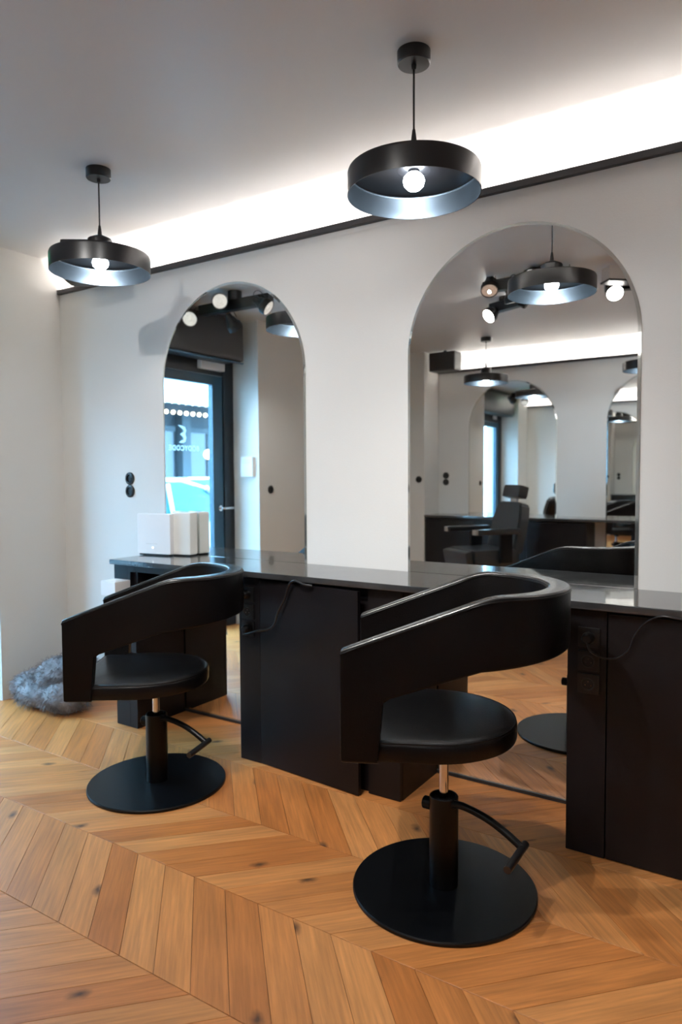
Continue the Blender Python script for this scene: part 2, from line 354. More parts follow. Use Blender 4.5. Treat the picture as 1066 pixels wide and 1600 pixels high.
def door():
    x = -4.2; yd0, yd1 = D-1.92, D-.45
    bm = B()
    box(bm, x-.05, x+.04, yd0, yd0+.125, 0, 2.38, .004); box(bm, x-.05, x+.04, yd1-.10, yd1, 0, 2.38, .004)
    box(bm, x-.05, x+.035, yd0+.12, yd1-.09, 2.155, 2.38, .004)
    fr = obj('door_1', bm, M_['doorblk'], smooth=30); tag(fr, kind='structure')
    a, b = yd0+.13, yd1-.105
    bm = B(); box(bm, x-.02, x+.03, a, a+.12, .005, 2.15, .003); box(bm, x-.02, x+.03, b-.12, b, .005, 2.15, .003)
    box(bm, x-.02, x+.03, a+.119, b-.119, .005, .13, .003); box(bm, x-.02, x+.03, a+.119, b-.119, 2.075, 2.15, .003)
    leaf = obj('door_leaf', bm, M_['door_bluelit'], fr, 30)
    bm = B(); box(bm, x, x+.008, a+.12, b-.12, .13, 2.075); gl = obj('glass_pane', bm, M_['glass'], leaf)
    bm = B(); Mh = Matrix.Translation((x+.03, a+.045, 1.03)) @ Matrix.Rotation(PI/2, 4, 'Y')
    cyl(bm, .024, 0, .01, 20, Mh); tube(bm, [(x+.04, a+.045, 1.03), (x+.075, a+.045, 1.03), (x+.08, a-.02, 1.03), (x+.08, a-.07, 1.03)], .010, 10, 4)
    obj('door_handle', bm, M_['chrome'], leaf, 40)
    bm = B(); box(bm, x+.035, x+.085, a+.02, a+.30, 2.19, 2.26, .008); box(bm, x+.05, x+.065, a+.18, a+.5, 2.262, 2.275)
    obj('door_closer', bm, M_['white'], fr, 30)
    bm = B(); box(bm, x+.034, x+.038, 1.95, 2.12, 2.20, 2.26); obj('notice_plate', bm, M_['white'], fr)
    # lettering on the glass, readable from inside
    def flat(name, pts_list):
        bm = B()
        for pts in pts_list: prism(bm, pts, x+.009, x+.0105, 'yz')
        return obj(name, bm, M_['sign'], leaf)
    # glyph: an E-like letter with a curved back; seen from inside its arms point to the right (+y)
    cy, cz, s = 1.43, 1.645, .58
    out = [(.10, .125), (.03, .118), (-.035, .10), (-.055, .055), (-.038, .008), (-.055, -.05), (-.035, -.105), (.02, -.122), (.085, -.118),
           (.04, -.088), (-.002, -.078), (-.008, -.045), (.03, -.018), (.06, 0), (.03, .018), (-.006, .03), (-.01, .06), (.03, .085)]
    flat('letter', [[(cy+p[0]*s, cz+p[1]*s) for p in out]])
    cu = bpy.data.curves.new('lettering', 'FONT'); cu.body = 'BODYCODE'; cu.size = .056; cu.offset = .0016; cu.extrude = .0008; cu.align_x = 'CENTER'; cu.space_character = 1.12
    to = bpy.data.objects.new('lettering', cu); COL.objects.link(to)
    dg = bpy.context.evaluated_depsgraph_get(); me = bpy.data.meshes.new_from_object(to.evaluated_get(dg)); bpy.data.objects.remove(to)
    # text plane: +x_text -> +y world, normal -> +x
    T = Matrix(((0, 0, 1, x+.0105), (1, 0, 0, 1.42), (0, 1, 0, 1.515), (0, 0, 0, 1)))
    me.transform(T); me.materials.clear(); link('lettering', me, M_['sign'], leaf)
    # roller housing above door
    t = thing('roller_blind', 'dark rounded roller housing mounted above the glass street door', 'blind', (-4.05, 1.6, 2.25))
    bm = B(); box(bm, -.10, .13, -.62, .70, .0, .34, .045); obj('housing', bm, M_['blind'], t, 30)
    bm = B(); box(bm, .10, .118, -.62, .62, -.012, .0, .003); obj('reflection_strip', bm, M_['door_bluelit'], t, 30)  # blue strip drawn in for the reflection along the housing's lower edge
door()

def socket_mesh(bm, M, n=1, r=.036, pitch=.0733):
    for i in range(n):
        Mi = M @ Matrix.Translation((0, -i*pitch, 0))
        lathe(bm, [(0, -.001), (r, -.001), (r, .007), (r-.006, .0105), (.0215, .0105), (.0195, .003), (0, .003)], 28, Mi)
def wall_M(x, y, z, nx, ny):
    # local z -> normal (nx,ny,0), local y -> up
    n = Vector((nx, ny, 0)); u = Vector((0, 0, 1)); r = u.cross(n)
    m = Matrix((r, u, n)).transposed().to_4x4(); m.translation = (x, y, z); return m
def sockets():
    def one(name, lab, cat, x, y, z, nx, ny, n, pins=True):
        t = thing(name, lab, cat, (x, y, z)); t.matrix_world = wall_M(x, y, z, nx, ny)
        for i in range(n):
            bm = B(); socket_mesh(bm, Matrix.Translation((0, -i*.0735, 0))); o = obj('socket_plate', bm, M_['plastic'], t, 40)
            bm = B()
            for s in (-1, 1): cyl(bm, .0028, .001, .0045, 8, Matrix.Translation((s*.0095, -i*.0735, 0)))
            obj('pin_hole', bm, M_['gap'], o)
    one('wall_socket', 'black round double wall socket above the white router', 'socket', -3.265, D, 1.293, 0, -1, 2)
    one('wall_switch', 'single round black switch on pale wall beside the entrance, seen in the left mirror', 'switch', XL, 5.554-4.849, 1.187, 1, 0, 1)
    one('wall_socket', 'black round double socket on the opposite wall, seen in the right mirror', 'socket', -3.315, YO, 1.300, 0, 1, 2)
    one('wall_switch', 'single round black switch on the bluish pier, seen at left edge of the right mirror', 'switch', -3.475, -1.36, 1.26, 0, 1, 1)
    t = thing('thermostat', 'small white control box on the door recess edge, seen in the left mirror', 'thermostat', (-3.99, D-1.92, 1.30))
    bm = B(); box(bm, -.065, .065, -.001, .035, 0, .17, .004); obj('housing', bm, M_['white'], t, 30)
    bm = B(); box(bm, -.045, .045, .035, .037, .11, .15); obj('display', bm, M_['whiteg'], t)
sockets()

# ------------------------------------------------------------------ mirrors, counters, cabinets
def arch_mirror(x0, x1, yw, sg, lab):
    """arched mirror reaching the floor; sg = direction of its face (-1 main wall, +1 opposite wall)"""
    W = (x1-x0)/2; cx = (x0+x1)/2; top = 2.297; zs = top-W
    t = thing('wall_mirror', lab, 'mirror', (cx, yw, 0), 0, 'arched wall mirrors')
    def outline(i):
        return [(-W+i, .012+i), (W-i, .012+i), (W-i, zs)]+arc(0, zs, W-i, 0, PI, 56)[1:-1]+[(-W+i, zs)]
    bm = B(); a = outline(0); b = outline(.012)
    va = [bm.verts.new((p[0], sg*.001, p[1])) for p in a]; vb = [bm.verts.new((p[0], sg*.0035, p[1])) for p in a]
    vc = [bm.verts.new((p[0], sg*.0058, p[1])) for p in b]
    n = len(a); bm.faces.new(va)
    for A, C in ((va, vb), (vb, vc)):
        for i in range(n): bm.faces.new((A[i], A[(i+1) % n], C[(i+1) % n], C[i]))
    obj('bevelled_edge', bm, M_['edge'], t)
    bm = B(); vd = [bm.verts.new((p[0], sg*.006, p[1])) for p in b]; ve = [bm.verts.new((p[0], sg*.0035, p[1])) for p in b]
    bm.faces.new(vd); bm.faces.new(ve)
    for i in range(n): bm.faces.new((vd[i], vd[(i+1) % n], ve[(i+1) % n], ve[i]))
    obj('mirror_glass', bm, M_['mirror'], t)
    bm = B(); box(bm, -W, W, 0, sg*.009, 0, .013, .001); obj('dark_gap_strip', bm, M_['trim'], t)  # added dark strip stands in for the dark gap under the mirror
arch_mirror(-2.978, -2.002, D, -1, 'left arched frameless mirror behind the white router, reflecting the street door')
arch_mirror(-1.450, -.495, D, -1, 'right arched frameless mirror behind the nearest chair, reflecting the opposite wall')
arch_mirror(-3.045, -2.085, YO, 1, 'left arched mirror on the opposite wall, seen inside the right mirror')
arch_mirror(-1.600, -.645, YO, 1, 'right arched mirror on the opposite wall, cut off by the right mirror edge')

def counter(x0, x1, yw, sg, lab, dep=.378):
    t = thing('countertop', lab, 'counter', (x0, yw, CT))
    bm = B(); box(bm, 0, x1-x0, sg*.007, sg*dep, -.026, 0, .006)
    obj('worktop', bm, M_['counter'], t, 35)
counter(-2.997, .95, D, -1, 'long dark polished worktop running under both arched mirrors')
counter(-3.40, .95, YO, 1, 'dark worktop along the opposite wall, seen in the right mirror')

def cab_socket(par, x, z, y, sg, pl=False):
    bm = B(); M = wall_M(x, y, z, 0, sg)
    box(bm, -.036, .036, -.034, .034, -.001, .006, .003, M)
    s = obj('socket_plate', bm, M_['plastic'], par, 30)
    bm = B(); lathe(bm, [(.021, .0055), (.0235, .0085), (.019, .0085), (.0175, .0062)], 24, M); obj('socket_ring', bm, M_['cable'], s, 40)
    bm = B()
    for a, c in ((-.0095, 0), (.0095, 0), (0, .012)): cyl(bm, .0016, .006, .0076, 8, M @ Matrix.Translation((a, c-.004, 0)))
    obj('socket_pin', bm, M_['chrome'], s)
    if pl:
        bm = B(); lathe(bm, [(0, .006), (.019, .006), (.021, .012), (.019, .030), (.013, .038), (0, .039)], 20, M)
        obj('plug', bm, M_['cable'], s, 40)
def cabinet(x0, x1, yw, sg, lab, doors, body_d=.345, socks=(), plug=None, group=None, ztop=CT-.027):
    t = thing('cabinet', lab, 'cabinet', (x0, yw, 0), 0, 'black cabinets under the worktops')
    t_m = Matrix.Translation((-x0, -yw, 0))
    bm = B(); box(bm, 0, x1-x0, sg*.012, sg*(body_d-.019), 0, ztop); obj('body', bm, M_['laminate'], t)
    for (a, b, kind, opening) in doors:
        if kind == 'panel':
            bm = B(); box(bm, a-x0+.001, b-x0-.001, sg*(body_d-.018), sg*body_d, .002, ztop-.002, .0015)
            obj('panel', bm, M_['laminate'], t, 30)
        elif kind == 'slot':
            bm = B(); box(bm, a-x0, b-x0, sg*(body_d-.018), sg*body_d, ztop-.035, ztop-.001); box(bm, a-x0, b-x0, sg*(body_d-.018), sg*body_d, .002, ztop-.13)
            box(bm, a-x0, a-x0+.02, sg*(body_d-.018), sg*body_d, ztop-.13, ztop-.03)
            obj('panel', bm, M_['laminate'], t)
        else:
            # door hinged at a, opened by `opening` metres at b
            w_ = b-a-.003; ang = math.asin(opening/w_)*sg
            h = bpy.data.objects.new
            bm = B(); Md = Matrix.Translation((a-x0+.0015, sg*body_d-sg*.018, 0)) @ Matrix.Rotation(ang, 4, 'Z')
            box(bm, 0, w_, 0, sg*.018, .004, ztop-.012, .0015, Md); obj('door', bm, M_['laminate'], t, 30)
    for (sx, sz, pl) in socks: cab_socket(t, sx-x0, sz, sg*body_d, sg, pl)
    return t
cabinet(-3.0, -2.84, D, -1, 'narrow black end cabinet at the left end of the counter behind the far chair', [(-3.0, -2.895, 'panel', 0), (-2.895, -2.84, 'slot', 0)])
cabinet(-2.141, -1.305, D, -1, 'black middle cabinet between the two chairs with slightly open door',
        [(-2.141, -2.018, 'panel', 0), (-2.018, -1.468, 'door', .048), (-1.455, -1.305, 'panel', 0)],
        socks=((-2.085, .768, True), (-2.085, .690, False), (-2.085, .612, True)))
cabinet(-.657, .95, D, -1, 'black right-hand cabinet with power sockets at the right edge of the frame',
        [(-.657, -.527, 'panel', 0), (-.525, .05, 'door', .004), (.05, .50, 'door', .004), (.50, .95, 'door', .004)],
        socks=((-.585, .752, True), (-.585, .672, False), (-.585, .594, False)))
cabinet(-3.40, -1.70, YO, 1, 'long black cabinet row under the opposite worktop, seen behind the barber chair in the mirror',
        [(-3.40, -2.84, 'door', .003), (-2.84, -2.28, 'door', .003), (-2.28, -1.70, 'door', .003)])
cabinet(-.70, .95, YO, 1, 'black cabinet on the opposite wall beyond the knee space',
        [(-.70, -.15, 'door', .003), (-.15, .40, 'door', .003), (.40, .95, 'door', .003)])
# apron with slot between the end cabinet and the mirror knee space
t = thing('drawer', 'shallow black drawer hung under the counter left end, slot open', 'drawer', (-2.838, D, CT-.03))
bm = B(); box(bm, 0, .30, -.32, -.345, -.03, -.001); box(bm, 0, .30, -.30, -.02, -.012, -.001); box(bm, .285, .30, -.345, -.02, -.11, -.001); box(bm, 0, .30, -.345, -.02, -.11, -.10)
obj('tray', bm, M_['laminate'], t)

# cables
def cable(name, lab, pts, r=.0032):
    bm = B(); tube(bm, pts, r, 8, 7); tag(obj(name, bm, M_['cable'], None, 60), lab, 'cable')
yf = D-.345
cable('power_cable', 'black power cable looping from socket over the right cabinet door', [(-.585, yf-.036, .745), (-.570, yf-.04, .715), (-.535, yf-.018, .692), (-.49, yf-.014, .698), (-.455, yf-.014, .730), (-.44, yf-.014, .775), (-.405, yf-.02, .825), (-.36, yf-.038, .852), (-.32, yf-.042, .853), (-.26, yf-.03, .842)])
cable('power_cable', 'thick black cable hanging across the middle cabinet door', [(-2.085, yf-.036, .604), (-2.06, yf-.055, .598), (-2.0, yf-.05, .618), (-1.94, yf-.03, .632), (-1.905, yf-.035, .665), (-1.89, yf-.034, .71), (-1.85, yf-.036, .775), (-1.825, yf-.038, .835), (-1.79, yf-.042, .857), (-1.74, yf-.046, .846), (-1.70, yf-.040, .842)], .0055)
pts = [(-2.085, yf-.036, .76), (-2.11, yf-.05, .72), (-2.15, yf-.03, .70)]
for i in range(46):
    a = i*PI/4; pts.append((-2.158+.012*math.cos(a), yf-.0+.012*math.sin(a), .70+.0033*i))
cable('coiled_cord', 'coiled black cord hanging at the left edge of the middle cabinet', pts, .0028)

# ------------------------------------------------------------------ router and box on the counter
def router():
    t = thing('router', 'square white router with a status dot, front one on the counter left end', 'router', (-2.925, 2.655, CT), math.radians(8))
    bm = B(); box(bm, -.112, .112, -.02, .02, .008, .226, .007); obj('case', bm, M_['white'], t, 30)
    bm = B(); box(bm, -.10, .10, -.018, .018, 0, .009, .002); obj('foot', bm, M_['plastic'], t, 30)
    bm = B(); cyl(bm, .0032, 0, .0012, 14, Matrix.Translation((-.006, -.0201, .043)) @ Matrix.Rotation(PI/2, 4, 'X')); obj('status_light', bm, M_['led'], t)
    bm = B()
    for i in range(9): box(bm, -.05+i*.0085, -.045+i*.0085, -.0206, -.0199, .061, .0655)
    obj('faint_print', bm, M_['grey'], t)
    t = thing('white_box', 'smaller off-white upright box standing behind the white router', 'box', (-2.775, 2.722, CT), math.radians(8))
    bm = B(); box(bm, -.062, .062, -.035, .035, .006, .235, .016); obj('case', bm, M_['whiteg'], t, 30)
    bm = B(); box(bm, -.056, .056, -.03, .03, 0, .0065, .002); obj('foot', bm, M_['plastic'], t, 30)
    bm = B(); box(bm, -.03, .03, -.012, .012, .2352, .2362, 0); obj('top_slot', bm, M_['gap'], t)
    t = thing('paper_dispenser', 'small white box clipped to the left end cabinet under the counter', 'box', (-2.925, 2.38, .700))
    bm = B(); box(bm, -.055, .055, -.05, .048, 0, .075, .006); obj('case', bm, M_['white'], t, 30)
    bm = B(); box(bm, -.035, .035, -.03, .03, .0752, .078, .002); obj('sheet', bm, M_['paper'], t)
router()

# ------------------------------------------------------------------ pendants
def pendant(x, y, lab):
    t = thing('pendant_lamp', lab, 'lamp', (x, y, CEIL), 0, 'black drum pendant lamps')
    bm = B(); lathe(bm, [(0, 0), (.052, 0), (.052, -.036), (.049, -.04), (.008, -.041), (.007, -.055), (0, -.055)], 40); obj('canopy', bm, M_['shade'], t, 35)
    zt = 2.262-CEIL; zr = 2.184-CEIL
    bm = B(); cyl(bm, .0033, zt+.10, -.05, 10); obj('cord', bm, M_['cable'], t, 60)
    bm = B(); lathe(bm, [(.0035, zt+.125), (.005, zt+.122), (.0085, zt+.095), (.0095, zt+.08)], 20); obj('strain_relief', bm, M_['shade'], t, 35)
    bm = B(); lathe(bm, [(0, zt+.084), (.014, zt+.082), (.032, zt+.074), (.048, zt+.066), (.052, zt+.060), (.052, zt-.004)], 40); obj('cap', bm, M_['shade'], t, 35)
    R = .21
    bm = B(); lathe(bm, [(.05, zt), (R-.012, zt-.001), (R-.003, zt-.004), (R, zt-.012), (R, zr), (R-.0025, zr)], 96); obj('lamp_shade', bm, M_['shade'], t, 35)
    bm = B(); lathe(bm, [(R-.0025, zr), (R-.0025, zt-.012), (R-.006, zt-.006)], 96); obj('shade_lining', bm, M_['shade_in'], t, 35)
    bm = B(); lathe(bm, [(R-.006, zt-.006), (R-.012, zt-.004), (0, zt-.003)], 96); obj('shade_top', bm, M_['shade'], t, 35)
    bm = B(); cyl(bm, .018, zt-.010, zt-.003, 24); obj('bulb_holder', bm, M_['shade'], t, 35)
    bm = B(); lathe(bm, [(.015, zt-.010), (.022, zt-.014), (.031, zt-.024), (.034, zt-.035), (.030, zt-.050), (.019, zt-.061), (0, zt-.066)], 28); obj('bulb', bm, M_['bulb'], t, 60)
    return t
pendant(-1.0423, 2.035, 'nearest black drum pendant lamp, hanging above the right-hand chair')
pendant(-2.5614, 2.04, 'black drum pendant lamp in the left corner above the far chair')
pendant(-2.56, -.97, 'black drum pendant over the opposite wall, seen at left in the right mirror')
pendant(-1.10, -.97, 'black drum pendant over the opposite wall, cut by the right mirror edge')

# ------------------------------------------------------------------ spotlights
def head(bar, p, az, el, lens, lit=False, cord=True, k=1.0):
    """p in bar-local coordinates: pivot; az/el = direction the lamp points"""
    d = Vector((math.cos(el)*math.cos(az), math.cos(el)*math.sin(az), math.sin(el)))
    q = Vector((0, 0, 1)).rotation_difference(d).to_matrix().to_4x4()
    S = 1.32; M = Matrix.Translation(p) @ q @ Matrix.Scale(S, 4)
    bm = B(); lathe(bm, [(0, -.052), (.016, -.052), (.019, -.046), (.021, -.03), (.026, -.02), (.031, -.004), (.033, .002), (.040, .010), (.043, .016), (.043, .044), (.040, .044), (.039, .020), (0, .018)], 32, M)
    h = obj('spotlight_head', bm, M_['plastic'], bar, 35)
    bm = B(); lathe(bm, [(.039, .041), (.036, .044), (.022, .040), (.013, .040), (.011, .044), (0, .045)], 28, M); obj('lens', bm, lens, h, 40)
    # bracket to the bar
    side = d.cross(Vector((0, 0, 1))).normalized()
    bm = B(); tube(bm, [Vector(p)+side*.038-d*.02, Vector(p)+side*.038+Vector((0, 0, .02))-d*.02, Vector(p)+Vector((0, 0, .045))-d*.03, Vector(p)+Vector((0, 0, .045))-side*.0-d*.03], .006, 8, 3)
    tube(bm, [Vector(p)-side*.046-d*.02, Vector(p)+side*.048-d*.02], .009, 10)
    obj('bracket', bm, M_['plastic'], h, 50)
    if cord:
        bm = B(); tube(bm, [Vector(p)-d*.05, Vector(p)-d*.075+Vector((0, 0, .03)), Vector(p)-d*.06+Vector((.03, 0, .055)), Vector(p)+Vector((.045, 0, .03))], .0028, 6, 5); obj('loop_cord', bm, M_['cable'], h, 60)
    if lit:
        ld = bpy.data.lights.new('spot_beam', 'SPOT'); ld.energy = SPOT_W*k; ld.color = (1, .98, .95); ld.spot_size = math.radians(84); ld.spot_blend = .9; ld.shadow_soft_size = .022 if lens is M_['lens_on'] else .009
        lo = bpy.data.objects.new('spot_beam', ld); COL.objects.link(lo); lo.parent = h
        lo.matrix_local = Matrix.Translation(Vector(p)+d*.066) @ Vector((0, 0, -1)).rotation_difference(d).to_matrix().to_4x4()
def bar(x, y, lab, L, rz=0, zb=2.53, heads=()):
    t = thing('spotlight_bar', lab, 'spotlight', (x, y, CEIL), rz, 'ceiling spotlight bars')
    z = zb-CEIL
    bm = B(); box(bm, -L/2, L/2, -.03, .03, z-.012, z+.062, .004); obj('bar_housing', bm, M_['plastic'], t, 30)
    bm = B(); cyl(bm, .05, z+.055, 0, 28); obj('ceiling_mount', bm, M_['plastic'], t, 35)
    for h in heads: head(t, *h[:4], **(h[4] if len(h) > 4 else {}))
    return t
A = math.radians
bar(-1.49, .97, 'four-headed black spotlight bar on the ceiling, reflected in the right mirror top', .56, 0, 2.535,
    ((Vector((-.27, .04, -.06)), A(70), A(-55), M_['lens_warm'], dict(lit=True)),
     (Vector((-.14, -.03, -.12)), A(-70), A(-75), M_['lens'], dict(lit=False)),
     (Vector((.06, .09, -.05)), A(108), A(-34), M_['lens'], dict(lit=True)),
     (Vector((.21, .02, -.09)), A(80), A(-60), M_['lens'], dict(lit=True))))
bar(-3.42, 1.66, 'four-headed black spotlight bar on the ceiling, reflected in the left mirror top', .66, 0, 2.50,
    ((Vector((-.36, .07, -.15)), A(60), A(-25), M_['lens'], dict(lit=False)),
     (Vector((-.06, .08, -.09)), A(55), A(0), M_['lens'], dict(lit=False)),
     (Vector((-.10, -.08, -.19)), A(-80), A(-50), M_['lens'], dict(lit=True, k=.8)),
     (Vector((.30, .06, -.14)), A(-20), A(-35), M_['lens'], dict(lit=False))))
bar(-1.86, .42, 'small lit spotlight bar in mid room, glaring beside the reflected pendant', .30, A(25), 2.535,
    ((Vector((-.10, .03, -.10)), A(95), A(-35), M_['lens_on'], dict(lit=True, k=1.5)), (Vector((.10, -.03, -.05)), A(150), A(38), M_['lens_on'], dict(lit=True, k=.55))))
bar(-.98, .52, 'small lit spotlight bar in mid room, glaring at the right mirror upper edge', .30, A(-20), 2.535,
    ((Vector((-.10, .03, -.10)), A(85), A(-40), M_['lens_on'], dict(lit=True, k=1.2)), (Vector((.10, -.03, -.10)), A(-80), A(-35), M_['lens_on'], dict(lit=True, k=1.2))))
# beige ceiling duct piece
t = thing('ceiling_duct', 'short beige duct box on the ceiling with dark lower edge, in the right mirror', 'duct', (-.86, .60, CEIL), A(-41))
bm = B(); box(bm, -.28, .42, -.05, .05, -.085, -.001, .003); obj('casing', bm, M_['beige'], t, 30)
bm = B(); box(bm, -.285, .425, -.055, .055, -.098, -.085, .002); obj('lower_edge', bm, M_['trim'], t, 30)
# exit sign fitting near the door
t = thing('exit_light', 'pale ceiling fitting with a green panel above the street door, seen in the left mirror', 'light', (-3.72, 2.05, CEIL))
bm = B(); box(bm, -.11, .14, -.05, .05, -.085, -.0, .01); obj('housing', bm, M_['whiteg'], t, 30)
bm = B(); box(bm, -.07, .10, -.046, .046, -.094, -.0845, .002); obj('green_panel', bm, M_['green'], t, 30)

# ------------------------------------------------------------------ speakers
def speaker(x, y, lab, fx, fy):
    t = thing('loudspeaker', lab, 'speaker', (x, y, 2.40 if fy > 0 else 2.335), 0 if fy > 0 else math.radians(36), 'corner loudspeakers')
    hw = .15 if fy > 0 else .125
    bm = B(); box(bm, -hw, hw, -.09, .09, 0, .20, .018); obj('cabinet_shell', bm, M_['plastic'], t, 30)
    s = fy
    bm = B(); box(bm, -hw+.01, hw-.01, s*.089, s*.094, .01, .19, .002); obj('grille', bm, M_['trim'], t, 30)
    bm = B(); cyl(bm, .02, .195, .2215, 16) if fy > 0 else tube(bm, [(.0, .07, .10), (.18, .2475, .10)], .016, 10); obj('bracket', bm, M_['trim'], t, 40)
speaker(-3.19, 2.47, 'black loudspeaker high in the left corner, half hidden behind the left pendant', XL, -1)
speaker(-3.185, -1.40, 'black loudspeaker high in the far corner, seen in the right mirror', -3.41, 1)

# ------------------------------------------------------------------ salon chairs
def salon_chair(cx, cy, th, dz, lab, lever_rz=0.0):
    t = thing('salon_chair', lab, 'chair', (cx, cy, 0), 0, 'black salon chairs')
    # base
    bm = B(); lathe(bm, [(0, 0), (.284, 0), (.287, .003), (.287, .010), (.284, .014), (.06, .0155), (0, .0155)], 96); obj('base_plate', bm, M_['base'], t, 30)
    bm = B(); lathe(bm, [(.045, .014), (.045, .297), (.043, .300), (.039, .300), (.037, .290), (0, .286)], 40); obj('column', bm, M_['base'], t, 35)
    bm = B(); cyl(bm, .0145, .28, .49+dz, 24); obj('piston', bm, M_['chrome'], t, 40)
    bm = B(); Mc = Matrix.Rotation(lever_rz, 4, 'Z')
    P = [Mc @ Vector(p) for p in ((.03, -.015, .285), (.075, -.02, .290), (.15, -.025, .275), (.215, -.03, .248), (.262, -.035, .222))]
    tube(bm, P, [.0125]*3+[.0115]*40, 10, 5); lv = obj('pump_lever', bm, M_['base'], t, 50)
    bm = B(); tube(bm, [Mc @ Vector((.265, -.01, .222)), Mc @ Vector((.262, -.155, .212))], .0115, 12); obj('pedal', bm, M_['cable'], lv, 50)
    bm = B(); Mk = Mc @ Matrix.Translation((-.04, 0, .262)) @ Matrix.Rotation(-PI/2, 4, 'Y'); cyl(bm, .020, 0, .030, 18, Mk, .003); obj('knob', bm, M_['base'], t, 40)
    Rm = Matrix.Rotation(th, 4, 'Z')
    bm = B(); box(bm, -.12, .12, -.09, .09, .478+dz, .503+dz, .004, Rm); cyl(bm, .034, .45+dz, .48+dz, 20); obj('seat_mount', bm, M_['base'], t, 35)
    # seat outline (local, +x to the back)
    f, wl, lw = .280, .232, .096
    out = [(-f+.012, -wl), (-.188, -wl), (-.186, -.262), (-.04, -.262)]+arc(-.04, 0, .262, -PI/2, PI/2, 28)[1:-1]+[(-.04, .262), (-.186, .262), (-.188, wl), (-f+.012, wl), (-f, wl-.02), (-f, -wl+.02)]
    def ring(bm, ins, z):
        cxl = -.03
        vs = []
        for (a, b) in out:
            v = Vector((a-cxl, b)); L_ = v.length; v = v*(1-ins/L_); vs.append(bm.verts.new(Rm @ Vector((v.x+cxl, v.y, z+dz))))
        return vs
    bm = B(); rings = [ring(bm, i, z) for i, z in ((.012, .499), (.003, .502), (0, .508), (0, .546), (.003, .554), (.010, .559), (.03, .562), (.09, .566), (.16, .568))]
    for a, b in zip(rings, rings[1:]):
        for i in range(len(a)): j = (i+1) % len(a); bm.faces.new((a[i], a[j], b[j], b[i]))
    bm.faces.new(rings[0]); bm.faces.new(rings[-1]); st = obj('seat', bm, M_['leather_seat'], t, 45)
    bm = B(); pp = []
    for (a, b) in out: v = Vector((a+.03, b)); v = v*(1-.004/v.length); pp.append(Rm @ Vector((v.x-.03, v.y, .5555+dz)))
    tube(bm, pp, .0022, 6, 0, True); obj('piping', bm, M_['leather_seat'], st, 60)
    # armrest / back band
    w = .276; xb = .098
    def ztop(x):
        x0, z0, x1, z1 = -.288, .818, .115, .970
        if x <= x1-.06: return z0+(z1-z0)*(x-x0)/(x1-x0)
        u = min(1, (x-(x1-.06))/.12); base = z0+(z1-z0)*((x1-.06)-x0)/(x1-x0)
        return base+(.974-base)*(1-(1-u)**2)
    def zbot(x):
        if x < -.184: return .499
        if x < -.168: return .499+(.670-.499)*(x+.184)/.016
        if x < -.15: return .670+.013*(x+.168)/.018
        return .683+(x+.15)*.334
    S_ = []   # samples: (px,py, nx,ny, xprofile, u)
    xsl = [-.288, -.286, -.28, -.26, -.23, -.20, -.186, -.184, -.180, -.172, -.168, -.160, -.15]+[-.15+.248*i/12 for i in range(1, 12)]
    for x in xsl: S_.append((x, -w, 0, -1, x, 0))
    na = 40
    for i in range(na+1):
        a = -PI/2+PI*i/na; S_.append((xb+w*math.cos(a), w*math.sin(a), math.cos(a), math.sin(a), xb+w*math.cos(a), math.sin(PI*i/na)))
    for x in reversed(xsl): S_.append((x, w, 0, 1, x, 0))
    bm = B(); rg = []; edges_o = []; edges_i = []
    for k, (px, py, nx, ny, xp, u) in enumerate(S_):
        th_ = .042+.026*u; zt = ztop(xp); zb = min(zbot(xp), .812+.0*u); 
        if u > 0: zb = min(zbot(xb), .79)+.03*u
        r = .010; ins = 0
        if xp < -.286: ins = .006
        elif xp < -.284: ins = .0015
        flare = .0
        sec = []
        # cross-section: n (0 outer .. -th inner), z
        o0, i0 = -ins, -th_+ins; z1 = zt-ins; z0 = zb+ins
        for (cn, cz, a0) in ((o0-r, z1-r, 0), (i0+r, z1-r, PI/2), (i0+r, z0+r, PI), (o0-r, z0+r, 3*PI/2)):
            for q in range(4):
                a = a0+q*PI/6; sec.append((cn+r*math.cos(a), cz+r*math.sin(a)))
        lean = .0
        vs = []
        for (n_, z_) in sec:
            vs.append(bm.verts.new(Rm @ Vector((px+nx*n_, py+ny*n_, z_+dz))))
        rg.append(vs)
        edges_o.append(Rm @ Vector((px+nx*(o0+.0004), py+ny*(o0+.0004), z1-.011+dz))); edges_i.append(Rm @ Vector((px+nx*(i0-.0004), py+ny*(i0-.0004), z1-.011+dz)))
    m = len(rg[0])
    for a, b in zip(rg, rg[1:]):
        for q in range(m): bm.faces.new((a[q], a[(q+1) % m], b[(q+1) % m], b[q]))
    bm.faces.new(rg[0]); bm.faces.new(rg[-1])
    bk = obj('backrest_band', bm, M_['leather'], t, 35)
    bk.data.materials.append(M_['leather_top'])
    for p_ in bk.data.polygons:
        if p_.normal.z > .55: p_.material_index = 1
    bm = B(); tube(bm, edges_o, .0022, 6); tube(bm, edges_i, .0022, 6); obj('piping', bm, M_['leather'], bk, 60)
    return t
salon_chair(-.9143, 1.9893, .437, 0, 'near black leather salon chair on a round floor plate, in front of the right mirror')
salon_chair(-2.2686, 2.0421, .60, -.062, 'far black leather salon chair on a round floor plate, in front of the left mirror', math.radians(12))

